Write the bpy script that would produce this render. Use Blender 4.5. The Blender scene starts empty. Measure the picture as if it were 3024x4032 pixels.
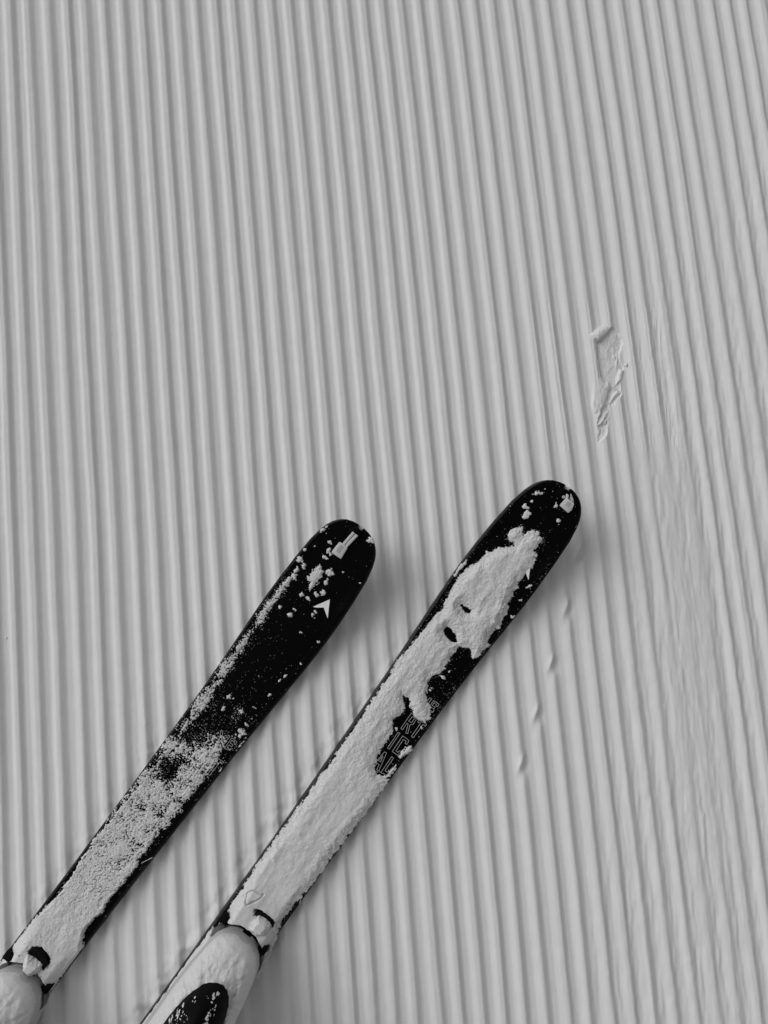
import bpy, bmesh, math, random
import numpy as np

# ------------------------------------------------------------------ camera, sky, sun, exposure
scene = bpy.context.scene
scene.render.engine = 'CYCLES'
scene.cycles.use_denoising = True
COL = scene.collection
cam_data = bpy.data.cameras.new('camera')
cam = bpy.data.objects.new('camera', cam_data)
COL.objects.link(cam)
TILT = math.radians(6.6)                       # phone held almost level above the snow
DIST = 1.08
cam.location = (0.0, -math.sin(TILT) * DIST, math.cos(TILT) * DIST)
cam.rotation_euler = (TILT, 0.0, 0.0)
cam_data.sensor_fit = 'HORIZONTAL'
cam_data.sensor_width = 36.0
cam_data.lens = 36.0 * 2967.0 / 3024.0
cam_data.clip_start = 0.01
cam_data.clip_end = 2000.0
scene.camera = cam

SUN_EL = math.radians(42.0)
SUN_AZ = math.radians(-62.0)                   # clockwise from +Y: from the upper left of the picture
world = bpy.data.worlds.new('World')
scene.world = world
world.use_nodes = True
wn = world.node_tree.nodes
wl = world.node_tree.links
wn.clear()
w_out = wn.new('ShaderNodeOutputWorld')
w_bg = wn.new('ShaderNodeBackground')
w_bw = wn.new('ShaderNodeRGBToBW')
w_sky = wn.new('ShaderNodeTexSky')
w_sky.sky_type = 'NISHITA'
w_sky.sun_disc = False
w_sky.sun_elevation = SUN_EL
w_sky.sun_rotation = SUN_AZ
w_sky.air_density = 1.0
w_sky.dust_density = 4.0
w_sky.ozone_density = 1.0
wl.new(w_sky.outputs[0], w_bw.inputs[0])
wl.new(w_bw.outputs[0], w_bg.inputs[0])
w_bg.inputs[1].default_value = 0.145
wl.new(w_bg.outputs[0], w_out.inputs[0])

sun_data = bpy.data.lights.new('sun', 'SUN')
sun_data.energy = 0.5
sun_data.angle = math.radians(44)
sun_data.color = (1.0, 1.0, 1.0)
sun = bpy.data.objects.new('sun', sun_data)
COL.objects.link(sun)
sun.location = (-2.0, 2.0, 4.0)
# the lamp shines along its own -Z
from mathutils import Vector
sd = Vector((math.sin(SUN_AZ) * math.cos(SUN_EL), math.cos(SUN_AZ) * math.cos(SUN_EL), math.sin(SUN_EL)))
sun.rotation_euler = sd.to_track_quat('Z', 'Y').to_euler()

scene.view_settings.view_transform = 'Standard'
scene.view_settings.look = 'None'
scene.view_settings.gamma = 1.0
scene.view_settings.exposure = -0.58
scene.view_settings.use_curve_mapping = False

# ------------------------------------------------------------------ helpers
rng = np.random.default_rng(7)

def vnoise(x, y, seed=0):
    """smooth value noise in 0..1 on numpy arrays"""
    xi = np.floor(x).astype(np.int64)
    yi = np.floor(y).astype(np.int64)
    fx = x - xi
    fy = y - yi
    fx = fx * fx * (3 - 2 * fx)
    fy = fy * fy * (3 - 2 * fy)
    def h(a, b):
        n = (a * 374761393 + b * 668265263 + seed * 1442695041) & 0xffffffff
        n = ((n ^ (n >> 13)) * 1274126177) & 0xffffffff
        n = ((n ^ (n >> 16)) * 2246822519) & 0xffffffff
        return ((n ^ (n >> 15)) & 0xffff) / 65535.0
    a = h(xi, yi); b = h(xi + 1, yi); c = h(xi, yi + 1); d = h(xi + 1, yi + 1)
    return (a * (1 - fx) + b * fx) * (1 - fy) + (c * (1 - fx) + d * fx) * fy

def fbm(x, y, seed=0, octv=3):
    t = np.zeros_like(x, dtype=float); a = 0.5; tot = 0
    for k in range(octv):
        t += a * vnoise(x * 2 ** k + 17.3 * k, y * 2 ** k - 9.1 * k, seed + k); tot += a; a *= 0.5
    return t / tot

def sstep(a, b, x):
    t = np.clip((x - a) / (b - a), 0, 1)
    return t * t * (3 - 2 * t)

def sdist(px, py, poly):
    """signed distance to a closed polygon, positive inside"""
    poly = np.asarray(poly, float)
    d = np.full(px.shape, 1e9)
    ins = np.zeros(px.shape, bool)
    n = len(poly)
    for i in range(n):
        ax, ay = poly[i]; bx, by = poly[(i + 1) % n]
        ex, ey = bx - ax, by - ay
        L = ex * ex + ey * ey + 1e-9
        t = np.clip(((px - ax) * ex + (py - ay) * ey) / L, 0, 1)
        d = np.minimum(d, (px - ax - t * ex) ** 2 + (py - ay - t * ey) ** 2)
        if abs(ey) > 1e-9:
            c = ((ay > py) != (by > py)) & (px < ex * (py - ay) / ey + ax)
            ins ^= c
    d = np.sqrt(d)
    return np.where(ins, d, -d)

def polydist(px, py, line):
    d = np.full(px.shape, 1e9)
    for (ax, ay), (bx, by) in zip(line[:-1], line[1:]):
        ex, ey = bx - ax, by - ay
        t = np.clip(((px - ax) * ex + (py - ay) * ey) / (ex * ex + ey * ey), 0, 1)
        d = np.minimum(d, np.hypot(px - ax - t * ex, py - ay - t * ey))
    return d

def mesh_np(name, verts, quads, mat, smooth=True):
    me = bpy.data.meshes.new(name)
    verts = np.asarray(verts, np.float32); quads = np.asarray(quads, np.int32)
    k = quads.shape[1]
    me.vertices.add(len(verts)); me.vertices.foreach_set('co', verts.ravel())
    me.loops.add(quads.size); me.loops.foreach_set('vertex_index', quads.ravel())
    me.polygons.add(len(quads))
    me.polygons.foreach_set('loop_start', np.arange(0, quads.size, k, dtype=np.int32))
    me.polygons.foreach_set('loop_total', np.full(len(quads), k, np.int32))
    me.update(calc_edges=True)
    me.validate()
    if smooth:
        me.polygons.foreach_set('use_smooth', np.ones(len(me.polygons), bool))
    if mat: me.materials.append(mat)
    return me

def mesh_py(name, verts, faces, mat, smooth=False):
    me = bpy.data.meshes.new(name)
    me.from_pydata([tuple(map(float, v)) for v in verts], [], [tuple(f) for f in faces])
    me.update()
    if smooth:
        for p in me.polygons: p.use_smooth = True
    if mat: me.materials.append(mat)
    return me

def grid_quads(nr, nc, off=0):
    i = np.arange(nr - 1)[:, None] * nc + np.arange(nc - 1)[None, :]
    i = i.ravel() + off
    return np.stack([i, i + 1, i + nc + 1, i + nc], 1)

def link(name, me, parent=None):
    o = bpy.data.objects.new(name, me)
    COL.objects.link(o)
    if parent: o.parent = parent
    return o

def tag(o, label=None, cat=None, group=None, kind=None):
    if label: o['label'] = label
    if cat: o['category'] = cat
    if group: o['group'] = group
    if kind: o['kind'] = kind
    return o

def thing(name, loc, rz, label, cat, group=None):
    o = bpy.data.objects.new(name, None)
    o.empty_display_size = 0.05
    COL.objects.link(o)
    o.location = loc; o.rotation_euler = (0, 0, rz)
    return tag(o, label, cat, group)

# ------------------------------------------------------------------ materials
def mat(name, base, rough=0.6, spec=0.3, bumps=(), var=0.0, var_scale=200.0, metal=0.0, sss=0.0, sss_mm=3.0):
    m = bpy.data.materials.new(name)
    m.use_nodes = True
    nt = m.node_tree; n = nt.nodes; l = nt.links
    b = n['Principled BSDF']
    b.inputs['Base Color'].default_value = (base, base, base, 1)
    b.inputs['Roughness'].default_value = rough
    b.inputs['Specular IOR Level'].default_value = spec
    b.inputs['Metallic'].default_value = metal
    if sss > 0:
        b.inputs['Subsurface Weight'].default_value = sss
        b.inputs['Subsurface Radius'].default_value = (1, 1, 1)
        b.inputs['Subsurface Scale'].default_value = sss_mm * 0.001
    tc = n.new('ShaderNodeTexCoord')
    if var > 0:
        t = n.new('ShaderNodeTexNoise'); t.inputs['Scale'].default_value = var_scale; t.inputs['Detail'].default_value = 4
        l.new(tc.outputs['Object'], t.inputs['Vector'])
        r = n.new('ShaderNodeMapRange')
        r.inputs[1].default_value = 0.3; r.inputs[2].default_value = 0.7
        r.inputs[3].default_value = base * (1 - var); r.inputs[4].default_value = min(base * (1 + var), 0.93)
        l.new(t.outputs[0], r.inputs[0])
        c = n.new('ShaderNodeCombineColor')
        for k in range(3): l.new(r.outputs[0], c.inputs[k])
        l.new(c.outputs[0], b.inputs['Base Color'])
    prev = None
    for (sc, dist, stren, stretch) in bumps:
        t = n.new('ShaderNodeTexNoise'); t.inputs['Scale'].default_value = sc; t.inputs['Detail'].default_value = 3
        mp = n.new('ShaderNodeMapping'); mp.inputs['Scale'].default_value = (1, stretch, 1)
        l.new(tc.outputs['Object'], mp.inputs[0]); l.new(mp.outputs[0], t.inputs['Vector'])
        bp = n.new('ShaderNodeBump'); bp.inputs['Strength'].default_value = stren; bp.inputs['Distance'].default_value = dist
        l.new(t.outputs[0], bp.inputs['Height'])
        if prev: l.new(prev.outputs[0], bp.inputs['Normal'])
        prev = bp
    if prev: l.new(prev.outputs[0], b.inputs['Normal'])
    return m

M_SNOW = mat('groomed_snow', 0.80, 0.7, 0.15, bumps=((260, 0.0012, 0.35, 0.25), (1100, 0.0005, 0.35, 1.0)), var=0.02, var_scale=45)
M_CRUST = mat('caked_snow', 0.72, 0.5, 0.3, bumps=((900, 0.0010, 0.6, 1.0),), var=0.10, var_scale=700)
M_FROST = mat('frost_grain', 0.60, 0.5, 0.3, var=0.10, var_scale=1500)
M_TOP = mat('black_top_sheet', 0.0022, 0.38, 0.05, bumps=((25, 0.0004, 0.05, 1.0),))
M_SIDE = mat('black_sidewall', 0.006, 0.38, 0.18)
M_STEEL = mat('steel_edge', 0.05, 0.4, 0.2, metal=1.0)
M_BASE = mat('ski_base', 0.02, 0.5, 0.2)
M_WHITE = mat('white_print', 0.90, 0.5, 0.2)
M_PRINT = mat('grey_outline_print', 0.55, 0.5, 0.2)
M_STRAP = mat('grey_rubber', 0.62, 0.55, 0.2, bumps=((400, 0.0005, 0.2, 1.0),), var=0.04, var_scale=300)
M_RIB = mat('dark_grey_rubber', 0.26, 0.6, 0.2)
M_PLATE = mat('black_plastic', 0.0015, 0.5, 0.05)
M_LEVER = mat('matt_black_lever', 0.004, 0.6, 0.08)
M_GREY = mat('grey_metal', 0.09, 0.4, 0.4)
M_BOOT = mat('grey_boot_plastic', 0.48, 0.4, 0.3)
M_RUBBER = mat('black_sole_rubber', 0.004, 0.7, 0.1)
M_GAITER = mat('black_gaiter', 0.004, 0.6, 0.06, bumps=((120, 0.001, 0.2, 1.0),))

# ------------------------------------------------------------------ tables (millimetres along and across each ski, from its tip)
R_CRUST = [(72.5,-14.7),(80.4,-11.1),(82.1,-6.2),(74.5,-5.2),(67.7,0.0),(67.6,7.0),(70.5,10.2),(68.6,16.6),(75.2,18.4),(82.1,15.9),(89.3,14.5),(91.7,17.3),(90.9,22.0),(96.4,25.4),(104.5,26.4),(107.7,28.1),(114.7,24.6),(122.1,26.7),(129.2,26.8),(137.1,25.7),(141.4,29.8),(147.2,28.0),(153.3,30.8),(158.9,30.6),(167.2,30.5),(170.0,35.3),(177.1,37.9),(188.5,37.3),(198.8,43.2),(203.5,39.3),(208.4,37.6),(215.8,37.5),(224.2,41.0),(227.6,46.2),(236.7,43.7),(249.1,41.8),(255.4,38.2),(248.0,31.0),(246.8,26.5),(249.8,18.7),(254.8,13.2),(266.9,12.8),(277.8,15.2),(287.6,14.1),(279.4,14.1),(290.5,15.9),(300.3,12.0),(308.8,5.6),(317.5,6.4),(322.8,11.8),(330.0,12.3),(336.4,16.2),(339.9,21.8),(343.9,30.9),(349.0,32.3),(356.6,38.5),(362.8,35.2),(366.0,29.8),(366.5,20.8),(362.7,13.5),(359.2,5.9),(354.4,2.0),(350.9,-3.7),(353.8,-8.6),(357.0,-7.8),(363.8,-0.4),(369.3,4.5),(377.6,5.6),(387.5,0.4),(393.8,4.2),(400.3,9.8),(408.4,11.0),(420.7,10.7),(433.2,12.1),(441.9,12.4),(451.8,17.3),(455.8,24.1),(455.2,29.9),(447.2,31.7),(438.4,31.5),(428.7,36.7),(436.8,41.9),(456.9,41.9),(473.4,41.6),(490.5,40.4),(505.2,40.4),(585.3,35.6),(599.7,37.1),(613.3,37.1),(630.6,35.8),(650.1,34.2),(667.9,33.3),(687.9,32.2),(704.0,36.2),(715.6,41.0),(728.2,44.5),(741.7,46.6),(750.7,48.4),(761.9,49.9),(777.1,29.1),(778.2,-10.8),(785.6,-33.7),(774.5,-34.1),(753.8,-31.7),(736.2,-31.0),(727.5,-29.6),(707.4,-34.8),(687.4,-33.7),(656.7,-36.6),(630.3,-36.2),(481.2,-36.2),(466.6,-37.7),(443.9,-37.5),(420.1,-38.0),(401.4,-39.3),(389.7,-40.1),(372.1,-39.0),(357.7,-40.2),(343.5,-39.6),(329.7,-41.8),(318.7,-43.6),(247.5,-37.8),(236.3,-35.0),(223.6,-35.1),(209.4,-38.2),(191.9,-41.9),(172.9,-43.2),(163.0,-39.7),(150.0,-36.7),(139.4,-32.0),(127.1,-32.3),(122.3,-26.9),(113.3,-23.0),(105.9,-16.2),(100.4,-9.7),(95.7,-10.7),(97.7,-17.1),(97.9,-22.4),(91.2,-24.0),(81.5,-22.6)]
R_HOLES = [[(205.8,-18.9),(203.6,-16.0),(205.6,-4.5),(207.6,-3.4),(208.6,-7.8),(208.1,-15.4)],[(244.9,-16.8),(241.3,-14.9),(241.0,-7.8),(244.8,-0.5),(248.4,5.2),(252.1,1.2),(252.0,-5.3),(252.1,-11.6),(249.4,-15.4)]]
R_LUMPS = [[(32.2,-31.5),(25.1,-29.5),(24.8,-25.4),(19.0,-22.3),(25.0,-20.9),(28.0,-24.5),(31.3,-27.0)],[(41.3,-27.7),(37.9,-26.9),(39.4,-23.6),(42.0,-24.5)],[(52.4,-32.9),(46.9,-31.1),(47.3,-25.5),(49.5,-23.2),(51.5,-26.6),(54.0,-29.8)],[(62.6,-23.0),(54.2,-24.4),(50.7,-21.8),(51.9,-17.4),(58.8,-16.3),(63.6,-17.8),(64.2,-20.8)],[(41.6,14.6),(37.9,15.1),(38.2,19.6),(43.8,21.6),(42.8,17.3)],[(163.9,-51.1),(156.0,-50.1),(150.5,-48.8),(157.4,-44.5),(162.1,-47.3),(179.8,-47.9),(178.9,-50.4)],[(177.7,45.1),(173.0,49.7),(177.4,51.2),(179.9,48.5)],[(29.8,1.4),(23.1,0.2),(25.4,6.5),(27.7,7.5)],[(10.1,2.3),(5.2,8.5),(10.4,18.9),(13.4,18.9),(11.6,7.4)],[(136.9,26.0),(141.0,30.2),(147.0,28.3),(140.9,25.4)],[(135.7,37.6),(127.2,41.8),(127.5,43.9),(135.6,40.2)],[(199.8,37.0),(195.1,40.8),(199.9,44.3),(203.7,41.7)],[(230.2,42.9),(225.8,45.2),(229.8,47.2),(232.1,45.3)],[(153.7,41.4),(150.5,44.4),(152.7,45.2),(154.1,42.6)]]
R_LUMPS3 = [[(400.1,38.4),(405.0,43.0),(415.5,41.1),(423.1,37.3),(422.7,33.2),(416.0,32.1),(407.2,35.0)],[(326.3,13.7),(320.7,16.0),(322.5,18.8),(326.8,17.2)],[(301.1,14.3),(297.7,21.2),(301.3,24.6),(302.6,20.8)],[(290.3,20.7),(287.5,22.5),(290.9,24.2)],[(372.1,34.4),(372.1,37.5),(375.5,39.1),(375.0,35.7)],[(394.6,5.7),(392.5,9.6),(395.1,12.2),(397.8,9.6)]]
L_LUMPS = [[(73.2,-17.7),(72.3,-12.9),(77.0,-6.7),(85.3,-3.4),(92.9,-4.7),(99.9,-5.1),(105.4,-5.2),(110.3,-7.2),(107.4,-11.4),(100.3,-14.5),(97.9,-20.4),(91.5,-20.9),(83.2,-18.7),(78.4,-19.4)],[(70.3,-4.8),(66.6,-0.7),(71.3,8.2),(75.9,7.4),(78.7,-0.0),(76.3,-3.9)]]
L_ROUND = [(41.2,-21.3,3.3),(60.5,-14.7,3.5),(50.5,-17.2,2.9),(52.2,-11.9,2.5),(57.2,-36.2,1.3),(35.1,-40.5,3.8),(27.5,-37.9,1.7),(35.4,-32.9,1.3),(84.7,-42.3,3.9),(87.8,-33.9,3.7),(98.4,-37.3,4.4),(106.8,-36.0,4.4),(114.4,-38.8,4.4),(122.6,-39.8,4.5),(132.0,-40.6,3.9),(86.3,4.2,3.9),(107.9,4.2,3.2),(99.6,9.8,4.4),(119.3,-2.0,3.1),(120.4,-12.9,2.7),(142.2,-8.7,3.1),(152.9,-9.2,3.7),(124.5,16.4,4.0),(133.5,15.4,2.9),(7.5,20.1,4.0),(125.8,8.4,1.7),(60.0,42.9,1.4),(68.9,-44.1,2.1),(158.0,44.6,2.4),(197.1,43.2,1.7),(162.5,16.7,2.0),(151.9,-26.1,2.4),(62.2,15.1,1.5),(132.4,20.8,1.1),(32.6,-20.1,0.6),(42.2,-33.4,0.8)]
L_ROUND2 = [(292.4,-9.4,2.9),(309.3,-5.5,3.4),(298.5,15.4,3.1),(307.8,33.1,2.8),(233.8,32.9,1.9),(223.7,35.6,2.4),(319.3,35.5,4.5),(283.4,27.1,1.7),(245.9,6.1,0.9),(290.7,-3.3,1.0),(257.2,34.3,1.8),(325.6,35.5,2.3)]
L_DENSE = [(301.7,-33.0),(306.3,-27.9),(318.5,-27.0),(332.1,-26.4),(344.7,-28.1),(348.8,-33.7),(339.4,-39.8),(319.9,-42.2),(308.0,-41.4)]
L_CRUST = [(328.7,20.8),(348.0,26.0),(369.6,33.1),(388.7,38.2),(411.9,32.6),(437.9,33.4),(472.7,37.3),(486.7,28.6),(505.8,28.1),(527.3,29.4),(548.7,30.7),(570.0,32.1),(590.8,29.0),(610.1,32.9),(628.5,28.0),(648.5,30.5),(666.1,41.1),(687.9,41.2),(731.1,41.3),(740.5,43.2),(752.0,46.9),(770.0,42.0),(769.4,9.6),(762.9,-20.0),(763.0,-44.0),(742.0,-37.8),(717.8,-38.1),(692.9,-39.0),(661.9,-36.8),(637.1,-33.3),(602.8,-33.6),(573.9,-37.3),(537.6,-39.0),(512.3,-35.5),(464.4,-42.4),(443.7,-35.0),(410.9,-37.3),(374.8,-38.0),(352.6,-11.1),(335.2,-8.6)]
ARROW = [(124.4,9.4),(102.0,22.2),(124.6,35.2),(116.1,22.0),(122.4,13.9)]
PLATE = [(18.0,-10.6),(10.3,-10.0),(5.6,-6.9),(3.5,-1.7),(5.6,5.5),(9.1,8.1),(16.9,7.2),(22.3,3.6)]
TAB = [(32.6,-11.9),(31.6,0.8),(33.6,1.8),(49.8,3.1),(50.7,-12.7),(45.7,-12.9)]
TAB_R = [(13.2,6.1),(13.4,19.2),(21.4,21.9),(26.8,20.9),(25.2,5.4)]
LETTERS = {'V':[[(333.8,21.8),(333.5,24.7),(355.6,24.6),(355.9,21.4),(334.4,9.7),(334.0,12.6),(348.2,20.8)]],'E':[[(333.8,28.0),(333.5,36.8),(337.6,37.5),(337.9,34.6),(335.8,34.4),(336.1,30.2),(340.4,30.4),(340.0,35.1),(343.1,35.3),(343.4,30.5),(347.4,30.6),(347.1,35.5),(344.3,36.5),(348.1,36.3),(350.8,28.4)]],'R':[[(365.9,13.3),(365.7,19.9),(369.0,23.7),(377.1,24.0),(378.9,20.8),(390.9,25.5),(391.1,22.5),(379.9,18.1),(380.2,16.2),(390.7,16.6),(390.6,13.4)],[(368.8,17.0),(368.2,21.0),(375.9,21.1),(376.6,16.7)]],'T':[[(367.3,27.3),(365.3,38.8),(368.5,39.1),(368.8,34.9),(390.6,34.9),(390.8,31.6),(369.1,31.4),(370.0,27.2)]],'I':[[(397.2,13.7),(396.6,16.4),(422.3,17.0),(422.7,14.3)]],'C':[[(397.1,21.6),(396.9,30.4),(397.6,32.2),(403.0,32.8),(403.4,29.8),(400.0,29.6),(400.2,25.2),(418.6,25.7),(418.7,29.4),(415.7,29.4),(415.5,31.8),(420.3,32.0),(422.1,31.4),(422.4,22.3)]],'A':[[(428.8,14.0),(428.4,17.2),(453.8,22.4),(454.3,19.3),(446.9,18.0),(446.9,14.4),(454.7,15.0),(455.0,11.9)],[(434.5,15.4),(442.9,17.5),(443.2,14.0)]],'L':[[(428.3,25.6),(428.2,28.8),(448.5,29.0),(448.1,34.9),(451.8,35.0),(454.1,26.1)]]}
R_CRACK = [(681.5,-26.2),(674.7,-22.2),(670.4,-7.1),(677.9,-9.6),(690.6,-18.3),(689.8,-21.9)]
R_LUMP = [(691.1,3.4),(689.3,16.1),(691.0,21.4),(705.3,22.3),(711.9,13.3),(710.7,2.3),(699.7,1.9)]
L_LUMP = [(705.0,-10.4),(703.4,8.5),(708.4,11.1),(722.3,5.7),(721.4,-4.3),(714.7,-8.4)]
LINE_L = [((534.1, 32.7),(520.1, 39.8)),((657.7, 35.3),(663.5, 39.3))]
LINE_R = [((654.0, 38.7),(649.5, 36.9))]

# the two skis: tip position on the snow and heading of the tail
SKI = {'L': ((-0.02970, -0.02950), math.radians(-127.03)), 'R': ((0.24319, 0.02310), math.radians(-126.265))}

# ------------------------------------------------------------------ groomed snow
GC = (0.0275, 0.57406, -0.00632, -0.00117, -0.09107, 0.00099, -0.00116, -0.00728, 0.00082, 0.00175)
GRES = (-1.5, -0.5, -0.1, 2.1, 0.4, 2.2, 1.6, 1.6, 1.0, 0.3, -0.3, -0.7, -0.4, -1.5, -1.3, -0.9, -1.1, -1.4, -1.3, 0.5, 0.5, 0.9, 0.1, -0.3, -0.1, 0, 0.1, 0.3, 0.5, 0.7, 0.3, 0.1, 0.3, -0.3, 0.3, -1.0, -1.2, -1.0, 1.8, 0.7, -0.3, -1.3)

def groove_x(n, Y):
    m = (n - 18.0) / 20.0
    mc = np.clip(m, -1.3, 1.5); Yc = np.clip(Y, -0.9, 1.0)
    c = GC
    P = c[0] + c[1]*mc + c[2]*mc**2 + c[3]*mc**3 + c[4]*Yc + c[5]*Yc*mc + c[6]*Yc*mc**2 + c[7]*Yc**2 + c[8]*Yc**2*mc + c[9]*Yc**3
    dm = c[1] + 2*c[2]*mc + 3*c[3]*mc**2 + c[5]*Yc + 2*c[6]*Yc*mc + c[8]*Yc**2
    dy = c[4] + c[5]*mc + c[6]*mc**2 + 2*c[7]*Yc + 2*c[8]*Yc*mc + 3*c[9]*Yc**2
    return P + dm * (m - mc) + dy * (Y - Yc)

def groove_jit(n):
    k = np.arange(-400, 440)
    r = np.array([GRES[int(i) + 1] * 0.001 if -1 <= i <= 40 else (vnoise(np.array([i * 1.7]), np.array([0.3]), 5)[0] - 0.5) * 0.003 for i in k])
    return np.interp(n, k, r)

DAMAGE = [(0.388, 0.13), (0.412, 0.043), (0.429, -0.067), (0.432, -0.156), (0.424, -0.261), (0.428, -0.347), (0.443, -0.448), (0.454, -0.579), (0.46, -0.8)]
TEARS = [([(329, 270), (338, 276), (347, 268), (352, 250), (347, 232), (351, 212), (346, 197), (338, 186), (331, 186), (318, 203), (315, 225), (315, 240), (315, 253)], -0.0066, 1.0, 0.0040),
         ([(332, 184), (345, 192), (347, 176), (334, 158), (326, 166)], -0.0058, 1.2, 0.0030),
         ([(318, 152), (328, 160), (331, 140), (322, 112), (312, 104), (312, 128)], -0.0052, 1.4, 0.0034)]
FLAKES = [([(303, 262), (314, 272), (328, 279), (341, 280), (331, 268), (316, 254), (308, 256)], (-0.00004, -0.00020), 0.0022, 0.0010),
          ([(347, 212), (352, 210), (349, 196), (341, 189), (343, 201)], (-0.00012, 0.0), 0.0016, -0.0016),
          ([(333, 187), (328, 192), (321, 188), (324, 180), (331, 179)], (-0.00010, 0.00006), 0.0020, -0.0014),
          ([(346, 175), (338, 170), (331, 162), (335, 173), (342, 180)], (-0.00010, -0.00010), 0.0018, -0.0012),
          ([(326, 168), (316, 147), (307, 145), (304, 158), (307, 190), (316, 200), (329, 184)], (-0.00004, 0.0), 0.0010, -0.0006),
          ([(328, 149), (321, 146), (312, 127), (319, 131), (325, 140)], (-0.00012, -0.00004), 0.0018, -0.0020),
          ([(344, 236), (346, 222), (342, 212), (340, 224)], (-0.0001, 0.0), 0.0012, -0.0040),
          ([(316, 122), (313, 112), (311, 116), (313, 124)], (-0.0001, 0.0), 0.0014, -0.0022)]
NOTCHES = [(0.280, -0.062), (0.260, -0.140), (0.237, -0.216), (0.214, -0.285), (0.192, -0.353)]
AMP = 0.0043
FLOOR, WL, WR, LIP, PHASE = 0.22, 0.28, 0.30, 0.09, -0.05

def ski_edge_dist(X, Y, k):
    (ox, oy), a = SKI[k]
    s = (X - ox) * math.cos(a) + (Y - oy) * math.sin(a)
    v = -(X - ox) * math.sin(a) + (Y - oy) * math.cos(a)
    return s, v

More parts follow.
